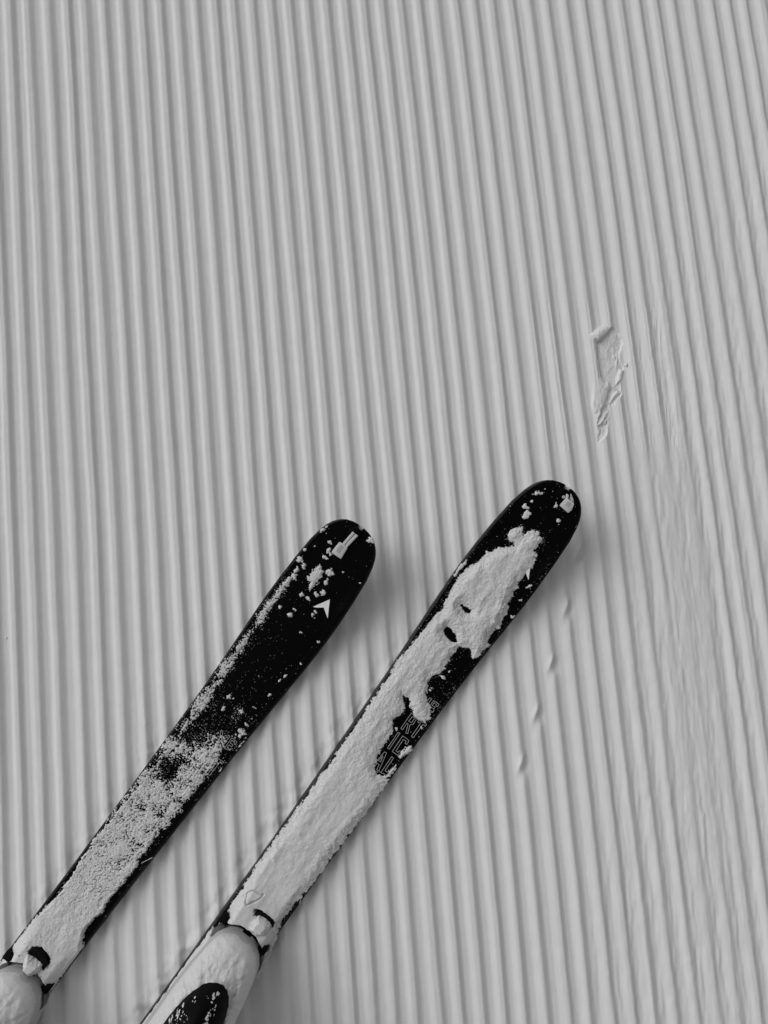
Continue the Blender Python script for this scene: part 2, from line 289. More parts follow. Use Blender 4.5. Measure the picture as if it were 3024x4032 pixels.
def ground_z(n, X, Y, detail=True):
    n = n + PHASE
    cid = np.floor(n)                            # crest index
    t = n - cid
    dmg = jag = 0.0
    if detail:
        dd = polydist(X, Y, DAMAGE)
        w = 0.042 + 0.016 * (fbm(X * 30, Y * 12, 11) - 0.5) * 2
        dmg = (1 - sstep(0.35 * w, 1.25 * w, dd)) * sstep(0.16, 0.04, Y) * (1 - 0.6 * sstep(-0.25, -0.62, Y))
        dmg = np.clip(dmg, 0, 1)
        jag = sstep(0.33, 0.42, X + 0.10 * sstep(0.1, -0.6, Y) * 1.0) * sstep(0.55, 0.25, Y - 0.25 * sstep(0.45, 0.6, X))
        jn = vnoise(cid * 3.1 + 40, Y * 95, 21) * 0.6 + vnoise(cid * 3.1, Y * 260, 22) * 0.4 - 0.5
        t = t + jag * jn * 0.08 + (fbm(cid * 3.7 + 11, Y * 16, 23) - 0.5) * 0.045
    # a low broad unevenness of every ridge, with ridge-to-ridge differences
    ramp = vnoise(cid * 7.7, np.zeros_like(cid), 3)
    wv = 0.5 + 0.06 * (vnoise(cid * 5.3, np.zeros_like(cid), 4) - 0.5)
    # t runs 0..1 from one valley to the next: floor, gentle left flank, crest with a small lip, right flank
    wl_ = WL * (0.85 + 0.3 * ramp); wr_ = WR * (0.85 + 0.3 * vnoise(cid * 5.3, np.zeros_like(cid), 4))
    mk = np.clip(0.6 * sstep(0.12, -0.30, Y) + 0.7 * sstep(0.02, 0.42, X), 0, 0.85)     # lower and outer passes: narrow lipped crests
    wl_ = wl_ * (1 + 0.25 * mk)
    def flank(x):
        x = np.clip(x, 0, 1)
        return 0.15 * x + 0.85 * x * x * (3 - 2 * x)
    xl = np.clip((t - FLOOR / 2) / wl_, 0, 1)
    h = (flank(xl) * (1 - mk) + xl ** 1.25 * mk) * flank((1 - FLOOR / 2 - t) / wr_)
    u = np.abs(t - 0.5) * 2
    lip = np.exp(-((t - (1 - FLOOR / 2 - wr_ * 1.0)) / 0.05) ** 2) * LIP * (1 + 0.8 * mk) + np.exp(-((t - FLOOR / 2 - wl_) / 0.05) ** 2) * LIP * 0.5 * (1 - mk)
    h = h + lip
    amp = AMP * (0.92 + 0.16 * vnoise(cid * 2.9, Y * 1.5, 6))
    fade = 1.0
    if detail:
        soft = 0.3 * jag * sstep(0.35, 0.75, fbm(cid * 1.9, Y * 9, 31))
        h = h * (1 - soft * 0.5) + soft * 0.22
        h = h * (1 - 0.86 * dmg) + 0.62 * dmg
    z = (h - 1.0) * amp
    if detail:
        z = z + dmg * ((fbm(X * 330 + Y * 30, Y * 60, 41) - 0.5) * 0.0010 + (fbm(X * 95 + Y * 9, Y * 7, 43) - 0.5) * 0.0014)
        z = z + jag * (fbm(X * 240, Y * 30, 42) - 0.5) * 0.0032 * (0.35 + 0.65 * sstep(0.3, 0.9, u))
        # little blade cuts across single ridges
        for (nx, ny) in NOTCHES:
            dx, dy = X - nx, Y - ny
            a_ = dx * 0.35 + dy * 0.94; b_ = dx * 0.94 - dy * 0.35
            cut = np.exp(-((b_ - 0.003) / 0.0055) ** 2 - ((a_ + 0.004) / 0.014) ** 2)
            z = z - cut * 0.0032
            z = z + 0.0034 * np.exp(-((b_ + 0.0045) / 0.0022) ** 2 - ((a_ - 0.004) / 0.012) ** 2)
        # torn ridge
        xm, ym = X * 1000.0, Y * 1000.0
        sel = (xm > 285) & (xm < 375) & (ym > 90) & (ym < 310)
        if sel.any():
            xs, ys = xm[sel], ym[sel]; zs = z[sel]
            wob = (fbm(xs / 9, ys / 9, 51) - 0.5) * 5.0 + (fbm(xs / 2.5, ys / 2.5, 54) - 0.5) * 2.0
            for poly, depth, wall, rough in TEARS:
                d_ = sdist(xs, ys, poly) + wob
                k_ = sstep(-wall, wall, d_)
                fl = depth + (fbm(xs / 10, ys / 16, 52) - 0.5) * rough + (fbm(xs / 2.2, ys / 2.2, 55) - 0.5) * 0.0010
                zs = zs * (1 - k_) + fl * k_
            for poly, (gx, gy), up, base in FLAKES:
                d_ = sdist(xs, ys, poly) + wob * 0.35
                P_ = np.asarray(poly, float).mean(0)
                k_ = sstep(-1.2, 2.2, d_)
                fl = base + up * sstep(0, 9, d_) + gx * (xs - P_[0]) + gy * (ys - P_[1]) + (fbm(xs / 3.0, ys / 3.0, 56) - 0.5) * 0.0012
                zs = np.where(k_ > 0, zs * (1 - k_) + np.maximum(fl, zs) * k_, zs)
            z = z.copy(); z[sel] = zs
        # snow broken where the ridges run under the long edges of the skis
        for k, amt in (('R', 1.0), ('L', 0.45)):
            s, v = ski_edge_dist(X, Y, k)
            near = np.exp(-((np.abs(v) - 0.046) / 0.017) ** 2) * sstep(0.22, 0.34, s) * np.where(v < 0, 1.0, 0.25)
            z = z + amt * near * ((fbm(X * 85, Y * 85, 61) - 0.55) * 0.007)
        # scattered crumbs and faint long streaks along the grooves
        z = z + sstep(0.80, 0.92, vnoise(X * 130, Y * 95, 71)) * 0.0009 * sstep(0.6, 1.0, vnoise(X * 9, Y * 7, 72)) * sstep(0.1, -0.2, Y)
        z = z + (vnoise(n * 9.0, Y * 2.2, 73) - 0.5) * 0.0003
        z = z + (fbm(X * 45, Y * 16, 74) - 0.5) * 0.0007
    return z

def ground_block(n0, n1, per, Ys, detail):
    nn = np.arange(int(round((n1 - n0) * per)) + 1) / per + n0
    N, Yg = np.meshgrid(nn, Ys)
    X = groove_x(N, Yg) + groove_jit(N)
    if detail:
        win = sstep(-0.95, -0.8, Yg) * sstep(1.05, 0.9, Yg) * sstep(NA, NA + 3, N) * sstep(NB, NB - 3, N)
        X = X + win * (vnoise(np.floor(N) * 0.0 + N * 0.9, Yg * 4.0, 81) - 0.5) * 0.0022
    Z = ground_z(N, X, Yg, detail)
    return np.stack([X, Yg, Z], -1).reshape(-1, 3), len(Ys), len(nn)

V = []; Q = []; off = 0
NA, NB = -9, 48
blocks = [(NA, NB, 15, np.arange(-0.95, 1.0501, 0.0033), True)]
Ymid = np.arange(-0.95, 1.051, 0.2)
blocks += [(NA - 150, NA, 6, Ymid, False), (NB, NB + 150, 6, Ymid, False)]
lowY = np.concatenate([np.arange(-5.45, -0.94, 0.5)]); topY = np.arange(1.05, 5.6, 0.5)
blocks += [(NA - 150, NB + 150, 6, lowY, False), (NA - 150, NB + 150, 6, topY, False)]
blocks += [(25.5, 32.5, 44, np.arange(0.09, 0.312, 0.0009), True)]       # finer sheet over the torn ridge
for bi, (a, b, per, Ys, det) in enumerate(blocks):
    v, nr, nc = ground_block(a, b, per, Ys, det)
    q = grid_quads(nr, nc, off)
    if bi == 0:                                      # leave room for the finer sheet
        r_ = (q[:, 0] // nc); c_ = (q[:, 0] % nc) / per + a
        yy = Ys[r_]
        q = q[~((c_ >= 25.6) & (c_ + 1.0 / per <= 32.4) & (yy >= 0.093) & (yy <= 0.305))]
    if bi == len(blocks) - 1: v[:, 2] += 0.00004
    V.append(v); Q.append(q); off += len(v)
snow = link('snow_ground', mesh_np('snow_ground', np.concatenate(V), np.concatenate(Q), M_SNOW))
tag(snow, 'pale groomed snow combed into long parallel ridges', 'snow', kind='structure')
far = link('snow_field', mesh_py('snow_field', [(-400, -400, -0.02), (400, -400, -0.02), (400, 400, -0.02), (-400, 400, -0.02)], [(0, 1, 2, 3)], M_SNOW))
tag(far, 'flat open snow around the groomed ridges', 'snow', kind='structure')

# ------------------------------------------------------------------ ski shape
HW_S = np.array([0, 1, 3.5, 7, 11, 17, 24, 33, 52, 84, 120, 155, 190, 240, 320, 400, 460, 520, 600, 660, 740, 900, 1150, 1400, 1560, 1620, 1640, 1650]) * 0.001
HW_W = np.array([7, 14, 21.5, 27, 31.5, 36.3, 40, 43.2, 47.3, 50.3, 52.2, 52.8, 52, 49.8, 46.3, 44, 42.6, 41.4, 40, 39.5, 39.3, 39, 40.5, 44, 47, 45, 38, 20]) * 0.001

def hw(s): return np.interp(s, HW_S, HW_W)
def rise(s):
    s = np.asarray(s, float)
    return 0.082 * np.clip((0.30 - s) / 0.30, 0, 1) ** 2 + 0.02 * np.clip((s - 1.45) / 0.2, 0, 1) ** 2
def thick(s):
    s = np.asarray(s, float)
    return 0.007 + 0.008 * np.clip(s / 0.5, 0, 1) - 0.006 * np.clip((s - 1.1) / 0.5, 0, 1)
def ztop(s): return rise(s) + thick(s)

ST = np.unique(np.concatenate([np.array([0, .5, 1, 2, 3.5, 5, 7, 9, 11, 14, 17, 20, 24, 28, 33, 42, 52, 68, 84, 100, 120, 137, 155, 172, 190]) * 0.001, np.arange(0.21, 1.6, 0.03), np.array([1.6, 1.62, 1.63, 1.64, 1.65])]))

def loft(name, sec, m, close=True, caps=True):
    rows = [sec(s) for s in ST]
    nc = len(rows[0]); V = []
    for s, r in zip(ST, rows):
        for (v, z) in r: V.append((s, v, z))
    F = []
    for i in range(len(ST) - 1):
        for j in range(nc if close else nc - 1):
            a = i * nc + j; b = i * nc + (j + 1) % nc
            F.append((a, b, b + nc, a + nc))
    if caps and close:
        F.append(tuple(range(nc - 1, -1, -1))); F.append(tuple((len(ST) - 1) * nc + j for j in range(nc)))
    me = mesh_py(name, V, F, m)
    bm = bmesh.new(); bm.from_mesh(me); bmesh.ops.recalc_face_normals(bm, faces=bm.faces); bm.to_mesh(me); bm.free()
    return me

def sec_body(s):
    w = float(hw(s)); t = float(thick(s)); b = float(rise(s)); k = min(1, w / 0.03)
    return [(-w, b), (w, b), (w, b + min(.0022, t * .3)), (w - .0005 * k, b + t - .0024), (w - .0034 * k, b + t - .0007), (-(w - .0034 * k), b + t - .0007), (-(w - .0005 * k), b + t - .0024), (-w, b + min(.0022, t * .3))]
def sec_top(s):
    w = float(hw(s)); t = float(ztop(s)); k = min(1, w / 0.03)
    g = 0.0007 * float(sstep(0.06, 0.12, s))
    half = [(w - .0030 * k, t - .0009), (w - .0040 * k, t - .0001), (w - .0095 * k, t), (w - .0102 * k, t - g), (w - .020 * k, t - g * 0.4), (w * .3, t)]
    lower = [(w - .0032 * k, t - .0019)]
    r = lower + half + [(-v, z) for v, z in half[::-1]] + [(-v, z) for v, z in lower]
    return r
def edge_strip(sgn):
    def f(s):
        w = float(hw(s)); b = float(rise(s))
        return [(sgn * (w - .0015), b - .0002), (sgn * (w + .0003), b - .0002), (sgn * (w + .0003), b + .0018), (sgn * (w - .0015), b + .0018)]
    return f

def notch(me):
    """the slot cut into the tip for the skin hook"""
    cut = bpy.data.meshes.new('cut'); bm = bmesh.new()
    bmesh.ops.create_cube(bm, size=1.0)
    bmesh.ops.scale(bm, vec=(0.0096, 0.0084, 0.2), verts=bm.verts)
    bmesh.ops.translate(bm, vec=(-0.0006, 0.0, 0.08), verts=bm.verts)
    bm.to_mesh(cut); bm.free()
    a = bpy.data.objects.new('a', me); b = bpy.data.objects.new('b', cut)
    COL.objects.link(a); COL.objects.link(b)
    mod = a.modifiers.new('n', 'BOOLEAN'); mod.object = b; mod.operation = 'DIFFERENCE'; mod.solver = 'EXACT'
    dg = bpy.context.evaluated_depsgraph_get()
    out = bpy.data.meshes.new_from_object(a.evaluated_get(dg))
    bpy.data.objects.remove(a); bpy.data.objects.remove(b)
    return out

def smooth_by_angle(me, deg=35):
    bm = bmesh.new(); bm.from_mesh(me)
    for e in bm.edges:
        e.smooth = len(e.link_faces) == 2 and e.calc_face_angle(0) < math.radians(deg)
    for f in bm.faces: f.smooth = True
    bm.to_mesh(me); bm.free()

ME_BODY = notch(loft('ski_body', sec_body, M_SIDE)); smooth_by_angle(ME_BODY, 30)
ME_TOP = notch(loft('ski_top_sheet', sec_top, M_TOP)); smooth_by_angle(ME_TOP, 30)
ME_EDGE = [loft('ski_edge', edge_strip(g), M_STEEL) for g in (-1, 1)]

def bevel_mesh(me, w, seg=2):
    bm = bmesh.new(); bm.from_mesh(me)
    bmesh.ops.remove_doubles(bm, verts=bm.verts, dist=1e-6)
    bmesh.ops.recalc_face_normals(bm, faces=bm.faces)
    bmesh.ops.bevel(bm, geom=[e for e in bm.edges if len(e.link_faces) == 2 and e.calc_face_angle(0) > 0.5], offset=w, segments=seg, affect='EDGES', profile=0.5)
    for f in bm.faces: f.smooth = True
    bm.to_mesh(me); bm.free()
    smooth_by_angle(me, 40)
    return me

def slab(name, poly, lo, hi, m, zf=ztop, bev=0.0):
    """a flat piece of the given outline (mm) lying on the ski top"""
    P = [(x * .001, y * .001) for x, y in poly]; n = len(P)
    V = [(x, y, float(zf(x)) + lo) for x, y in P] + [(x, y, float(zf(x)) + hi) for x, y in P]
    F = [tuple(range(n - 1, -1, -1)), tuple(range(n, 2 * n))] + [(i, (i + 1) % n, n + (i + 1) % n, n + i) for i in range(n)]
    me = mesh_py(name, V, F, m)
    bm = bmesh.new(); bm.from_mesh(me); bmesh.ops.recalc_face_normals(bm, faces=bm.faces); bm.to_mesh(me); bm.free()
    if bev: bevel_mesh(me, bev)
    return me

def strokes(name, polys, width, hi, m, zf=ztop, closed=True):
    V = []; F = []
    for poly in polys:
        P = [(x * .001, y * .001) for x, y in poly]; n = len(P)
        for i in range(n if closed else n - 1):
            a = np.array(P[i]); b = np.array(P[(i + 1) % n]); d = b - a; L = np.linalg.norm(d)
            if L < 1e-6: continue
            d /= L; q = np.array([-d[1], d[0]]) * width / 2
            a = a - d * width / 2; b = b + d * width / 2
            k = len(V)
            for c in (a - q, b - q, b + q, a + q): V.append((c[0], c[1], float(zf(c[0])) + hi))
            for c in (a - q, b - q, b + q, a + q): V.append((c[0], c[1], float(zf(c[0])) - .0003))
            F += [(k, k + 1, k + 2, k + 3), (k, k + 4, k + 5, k + 1), (k + 1, k + 5, k + 6, k + 2), (k + 2, k + 6, k + 7, k + 3), (k + 3, k + 7, k + 4, k)]
    return mesh_py(name, V, F, m)

def loc_of(k): return (SKI[k][0][0], SKI[k][0][1], 0.0), SKI[k][1]

LABEL = {'L': 'black ski thinly dusted with frost, its grey strap pulled straight from the tip notch',
         'R': 'black ski thickly caked in snow, outlined VERTICAL lettering showing through'}
skis = {}
for k in ('L', 'R'):
    loc, a = loc_of(k)
    ski = thing('ski', loc, a, LABEL[k], 'ski', 'pair of black skis on the groomed snow')
    skis[k] = ski
    link('body', ME_BODY, ski)
    top = link('top_sheet', ME_TOP, ski)
    for e in ME_EDGE: link('steel_edge', e, ski)
    o = link('arrow_logo', slab('arrow_logo', ARROW, -.0003, .0003, M_WHITE), ski)
    tag(o, 'white swept arrow logo printed on the ski')
    for ch in 'VERTICAL':
        o = link('letter', strokes('letter', LETTERS[ch], 0.00048, .0002, M_PRINT), ski)
        tag(o, 'thin grey outlined letter ' + ch)
    # slot cover plate at the tip
    dv = 0.0 if k == 'L' else 2.3
    plate = [(x, y + dv) for x, y in PLATE]
    pl = link('tip_plate', slab('tip_plate', plate, -.0003, .0022, M_PLATE, bev=.0008), ski)
    if k == 'L':
        for q in (0, 1):
            a0 = np.array((12.0, -5.4 if q == 0 else -.2)); b0 = np.array((32.5, -7.6 if q == 0 else -3.0))
            w0 = 1.9
            bar = [(a0[0], a0[1]), (a0[0], a0[1] + w0 * 2.1), (b0[0], b0[1] + w0 * 2.0), (b0[0], b0[1])]
            link('strap_rail', slab('strap_rail', bar, .0012, .0050, M_STRAP, bev=.0007), ski)
        link('strap_web', slab('strap_web', [(12, -4), (12, 2.5), (32.5, -.5), (32.5, -6)], .0010, .0036, M_RIB), ski)
        tab = link('pull_tab', slab('pull_tab', TAB, .0008, .0056, M_STRAP, bev=.0012), ski)
        for i in range(5):
            x = 35.2 + 2.2 * i
            link('rib', slab('rib', [(x, -8.6), (x + 1.0, -8.6), (x + 1.4, -2.6), (x + .4, -2.6)], .0050, .0059, M_RIB), tab)
    else:
        link('strap_web', slab('strap_web', [(8.5, 3.0), (8.5, 7.0), (15, 10.5), (15, 7)], .0014, .0050, M_STRAP, bev=.0008), ski)
        tab = link('pull_tab', slab('pull_tab', TAB_R, .0024, .0074, M_STRAP, bev=.0012), ski)
        for i in range(5):
            x = 16.2 + 1.15 * i
            link('rib', slab('rib', [(x, 10.6), (x + .5, 10.6), (x + .5, 16.6), (x, 16.6)], .0068, .0076, M_RIB), tab)
        disc = [(13.6 + 1.9 * math.cos(i * math.pi / 10), 3.2 + 1.9 * math.sin(i * math.pi / 10)) for i in range(20)]
        link('logo_disc', slab('logo_disc', disc, .0020, .0025, M_STRAP), pl)
        ar = [(12.6, 3.2), (14.6, 2.2), (14.0, 3.2), (14.6, 4.2)]
        link('logo_arrow', slab('logo_arrow', ar, .0024, .0027, M_PLATE), pl)
        cu = bpy.data.curves.new('plate_lettering', 'FONT'); cu.body = 'DYNA'; cu.size = 0.0027; cu.extrude = 0.0001
        tx = bpy.data.objects.new('tx', cu); COL.objects.link(tx)
        me = bpy.data.meshes.new_from_object(tx.evaluated_get(bpy.context.evaluated_depsgraph_get()))
        bpy.data.objects.remove(tx); me.materials.clear(); me.materials.append(M_PRINT)
        o = link('plate_lettering', me, pl)
        o.location = (0.0195, -0.0030, float(ztop(0.019)) + .0024); o.rotation_euler = (0, 0.5, math.radians(80))
    for (p, q) in (LINE_L if k == 'L' else LINE_R):
        link('tick_line', strokes('tick_line', [[p, q]], .0008, .0002, M_PRINT, closed=False), ski)

# ------------------------------------------------------------------ toe bindings (screwed to the skis)
def box(name, x0, x1, y0, y1, z0, z1, m, bev=.0015, tilt=0.0):
    V = [(x, y, z) for z in (z0, z1) for y in (y0, y1) for x in (x0, x1)]
    F = [(0, 2, 3, 1), (4, 5, 7, 6), (0, 1, 5, 4), (2, 6, 7, 3), (0, 4, 6, 2), (1, 3, 7, 5)]
    me = mesh_py(name, V, F, m)
    return bevel_mesh(me, bev) if bev else me

def lever_mesh(k):
    """curved toe lever: a bowed plate across the ski"""
    V = []; F = []; n = 14
    for i in range(n + 1):
        t = i / n; v = -.015 + .030 * t
        bow = .0045 * (1 - (2 * t - 1) ** 2)
        if k == 'R':
            L, th, s0, z0 = .0035, .010, .689, .034
            v += .011
            s0 = .690 - bow + (.004 if i == 0 else 0) 
        else:
            L, th, s0, z0 = .0105, .008, .690, .036
            s0 = .693 - bow * 1.2 + .003 * t
            v += .001
        V += [(s0, v, z0), (s0 + L, v, z0 - .001), (s0 + L, v, z0 - th), (s0, v, z0 - th)]
    for i in range(n):
        for j in range(4):
            a = i * 4 + j; b = i * 4 + (j + 1) % 4
            F.append((a, b, b + 4, a + 4))
    F += [(3, 2, 1, 0), (n * 4, n * 4 + 1, n * 4 + 2, n * 4 + 3)]
    me = mesh_py('toe_lever', V, F, M_LEVER)
    return bevel_mesh(me, .001)

def wing_mesh(sgn):
    y = -.0305 if sgn < 0 else .0405
    P = [(.728, y - sgn * .005), (.735, y + sgn * .001), (.744, y + sgn * .004), (.751, y + sgn * .003), (.749, y - sgn * .003), (.738, y - sgn * .005)]
    n = len(P)
    V = [(x, v, .016) for x, v in P] + [(x, v, .029 if i in (2, 3) else .032) for i, (x, v) in enumerate(P)]
    F = [tuple(range(n - 1, -1, -1)), tuple(range(n, 2 * n))] + [(i, (i + 1) % n, n + (i + 1) % n, n + i) for i in range(n)]
    me = mesh_py('wing', V, F, M_GREY)
    return bevel_mesh(me, .0012)

for k in ('L', 'R'):
    b = link('toe_binding', box('toe_binding', .66, .775, -.030, .030, .0148, .0185, M_LEVER), skis[k])
    link('toe_lever', lever_mesh(k), b)
    link('housing', box('housing', .694, .742, -.020, .022, .0185, .0225, M_LEVER), b)
    for sgn in (-1, 1):
        link('jaw', box('jaw', .717, .729, sgn * .032 - .006, sgn * .032 + .006, .0185, .030, M_LEVER), b)
        link('wing', wing_mesh(sgn), b)
    link('heel_binding', box('heel_binding', 1.02, 1.10, -.028, .028, .0146, .055, M_LEVER, bev=.006), skis[k])

# ------------------------------------------------------------------ boots standing in the bindings
BD = np.array([0, 2, 6, 10, 14.5, 19, 33, 56, 79, 120, 180, 250, 285, 296]) * .001
BW = np.array([7, 15, 24, 29, 32.5, 36, 41, 46, 50, 50, 42, 36, 30, 14]) * .001
BS0 = .7205; BVC = .004
BL = np.array([7, 15, 23, 28, 31, 33.5, 36, 38, 40, 41, 40, 36, 30, 14]) * .001
def b_hw(s, v=1.0):
    d = s - BS0
    return np.where(np.asarray(v) > BVC, np.interp(d, BD, BW), np.interp(d, BD, BL))
def b_top(s):
    d = np.asarray(s, float) - BS0
    return np.interp(d, np.array([0, 3, 10, 30, 60, 90, 130, 300]) * .001, np.array([.046, .053, .060, .070, .081, .094, .118, .125]))
def b_z(s, v, grow=0.0):
    q = np.clip(np.abs((v - BVC) / (b_hw(s, v) + grow)), 0, 1)
    return .034 + (b_top(s) + grow - .034) * (1 - q ** 2.6) ** (1 / 2.2)

def boot_shell():
    S = BS0 + np.concatenate([np.array([0, 1, 2, 4, 6, 8, 10, 14, 19, 26, 33, 44, 56, 68, 79, 95, 120, 150, 180, 215, 250, 270, 285, 292, 296]) * .001])
    th = np.linspace(-1, 1, 33); V = []
    for s in S:
        for t in th:
            w = float(b_hw(s, BVC + t))
            q = math.sin(t * math.pi / 2) * .999
            v = BVC + q * w
            V.append((s, v, float(b_z(s, v))))
        V.append((s, BVC + float(b_hw(s, 1)), .030)); V.append((s, BVC - float(b_hw(s, -1)), .030))
    nc = 35; F = []
    for i in range(len(S) - 1):
        for j in range(nc):
            a = i * nc + j; b = i * nc + (j + 1) % nc
            F.append((a, b, b + nc, a + nc))
    F += [tuple(range(nc - 1, -1, -1)), tuple((len(S) - 1) * nc + j for j in range(nc))]
    me = mesh_py('boot_shell', V, F, M_BOOT)
    bm = bmesh.new(); bm.from_mesh(me); bmesh.ops.recalc_face_normals(bm, faces=bm.faces); bm.to_mesh(me); bm.free()
    smooth_by_angle(me, 50)
    return me
def boot_sole():
    S = np.linspace(BS0 + .0005, BS0 + .292, 60); P = []
    for s in S: P.append((s, BVC + float(b_hw(s, 1)) - .003))
    for s in S[::-1]: P.append((s, BVC - float(b_hw(s, -1)) + .003))
    n = len(P)
    V = [(x, y, .0195) for x, y in P] + [(x, y, .040) for x, y in P]
    F = [tuple(range(n - 1, -1, -1)), tuple(range(n, 2 * n))] + [(i, (i + 1) % n, n + (i + 1) % n, n + i) for i in range(n)]
    me = mesh_py('sole', V, F, M_RUBBER)
    bm = bmesh.new(); bm.from_mesh(me); bmesh.ops.recalc_face_normals(bm, faces=bm.faces); bm.to_mesh(me); bm.free()
    return bevel_mesh(me, .002)
GA_C = (.842, .010)
def gaiter_z(s, v):
    a = (s - GA_C[0]) / .080; b = (v - GA_C[1]) / .0345
    r = np.sqrt(np.clip(1 - np.minimum(np.abs(a) ** 2.2 + np.abs(b) ** 2.2, 1), 0, 1))
    return r
def boot_gaiter():
    V = []; F = []; nr, na = 22, 56
    for i in range(nr + 1):
        r = 1 - (1 - i / nr) ** 1.0
        for j in range(na):
            an = j / na * 2 * math.pi
            c, s_ = math.cos(an), math.sin(an)
            e = 2 / 2.2
            x = GA_C[0] + .080 * r * abs(c) ** e * math.copysign(1, c); y = GA_C[1] + .0345 * r * abs(s_) ** e * math.copysign(1, s_)
            z = .078 + .058 * math.sqrt(max(0, 1 - r ** 2.2)) + .10 * max(0, x - .80)
            # a raised fold down the middle of the instep
            z += .004 * math.exp(-((y - GA_C[1] + .004 - .35 * (x - .80)) / .006) ** 2) * (1 - r) ** .5 * float(sstep(.765, .785, x))
            V.append((x, y, z - (.03 if i == nr else 0)))
    for i in range(nr):
        for j in range(na):
            a = i * na + j; b = i * na + (j + 1) % na
            F.append((a, b, b + na, a + na))
    me = mesh_py('instep_gaiter', V, F, M_GAITER, True)
    bm = bmesh.new(); bm.from_mesh(me); bmesh.ops.remove_doubles(bm, verts=bm.verts, dist=1e-6); bmesh.ops.recalc_face_normals(bm, faces=bm.faces)
    bm.to_mesh(me); bm.free()
    return me
def boot_cuff():
    V = []; F = []; na = 36; levels = [(.09, .925, .062, .047), (.16, .918, .060, .046), (.24, .906, .062, .050), (.31, .896, .066, .054), (.312, .896, .060, .048), (.20, .910, .054, .042)]
    for (z, sc_, ra, rb) in levels:
        for j in range(na):
            an = j / na * 2 * math.pi
            V.append((sc_ + ra * math.cos(an), .004 + rb * math.sin(an), z))
    for i in range(len(levels) - 1):
        for j in range(na):
            a = i * na + j; b = i * na + (j + 1) % na
            F.append((a, b, b + na, a + na))
    me = mesh_py('cuff', V, F, M_BOOT)
    smooth_by_angle(me, 40)
    return me
ME_B = (boot_shell(), boot_sole(), boot_gaiter(), boot_cuff())
for k in ('L', 'R'):
    loc, a = loc_of(k)
    bt = thing('ski_boot', loc, a, 'snow covered boot toe on the ' + ('frost dusted ski, only its round cap showing' if k == 'L' else 'snow caked ski, black instep gaiter showing'), 'ski boot', 'pair of ski boots in the bindings')
    for nme, me in zip(('shell', 'sole', 'instep_gaiter', 'cuff'), ME_B): link(nme, me, bt)

# ------------------------------------------------------------------ snow lying on skis and boots
def snow_patch(name, k, s0, s1, v0, v1, step, hfun, base, m=M_CRUST):
    """height-field snow: hfun(s,v) in metres above base(s,v); cells without snow are left out"""
    ss = np.arange(s0, s1 + step, step); vv = np.arange(v0, v1 + step, step)
    S, Vg = np.meshgrid(ss, vv, indexing='ij')
    H = hfun(S, Vg)
    Bz = base(S, Vg)
    Z = Bz + np.where(H > 0, H, -0.0004)
    nr, nc = S.shape
    q = grid_quads(nr, nc)
    Hf = H.ravel()
    keep = (Hf[q] > 0).any(1)
    q = q[keep]
    if len(q) == 0: return None
    used = np.unique(q); mp = np.full(nr * nc, -1); mp[used] = np.arange(len(used))
    P = np.stack([S, Vg, Z], -1).reshape(-1, 3)[used]
    o = link(name, mesh_np(name, P, mp[q][:, ::-1], m, smooth=True))
    loc, a = loc_of(k)
    o.location = loc; o.rotation_euler = (0, 0, a)
    return o

def top_base(S, V): return ztop(S)
MM = 1000.0

def binding_hump(S, V):
    """extra depth where snow buries the toe binding"""
    return .012 * sstep(.655, .705, S) * sstep(.040, .022, np.abs(V - .002)) 

def grain(S, V, seed, fine=1.0):
    g = (fbm(S * MM / 5.5, V * MM / 5.5, seed, 3) - .5) * .0016 + (vnoise(S * MM / 1.3, V * MM / 1.3, seed + 9) - .5) * .0007
    g = g + (np.random.default_rng(seed).random(S.shape) - .5) * .00055
    return g * fine

def arc_s(v):
    """front outline of the boot cap"""
    w = np.abs(v - BVC)
    return BS0 + np.where(v > BVC, np.interp(w, BW[:9], BD[:9]), np.interp(w, BL[:9], BD[:9]))

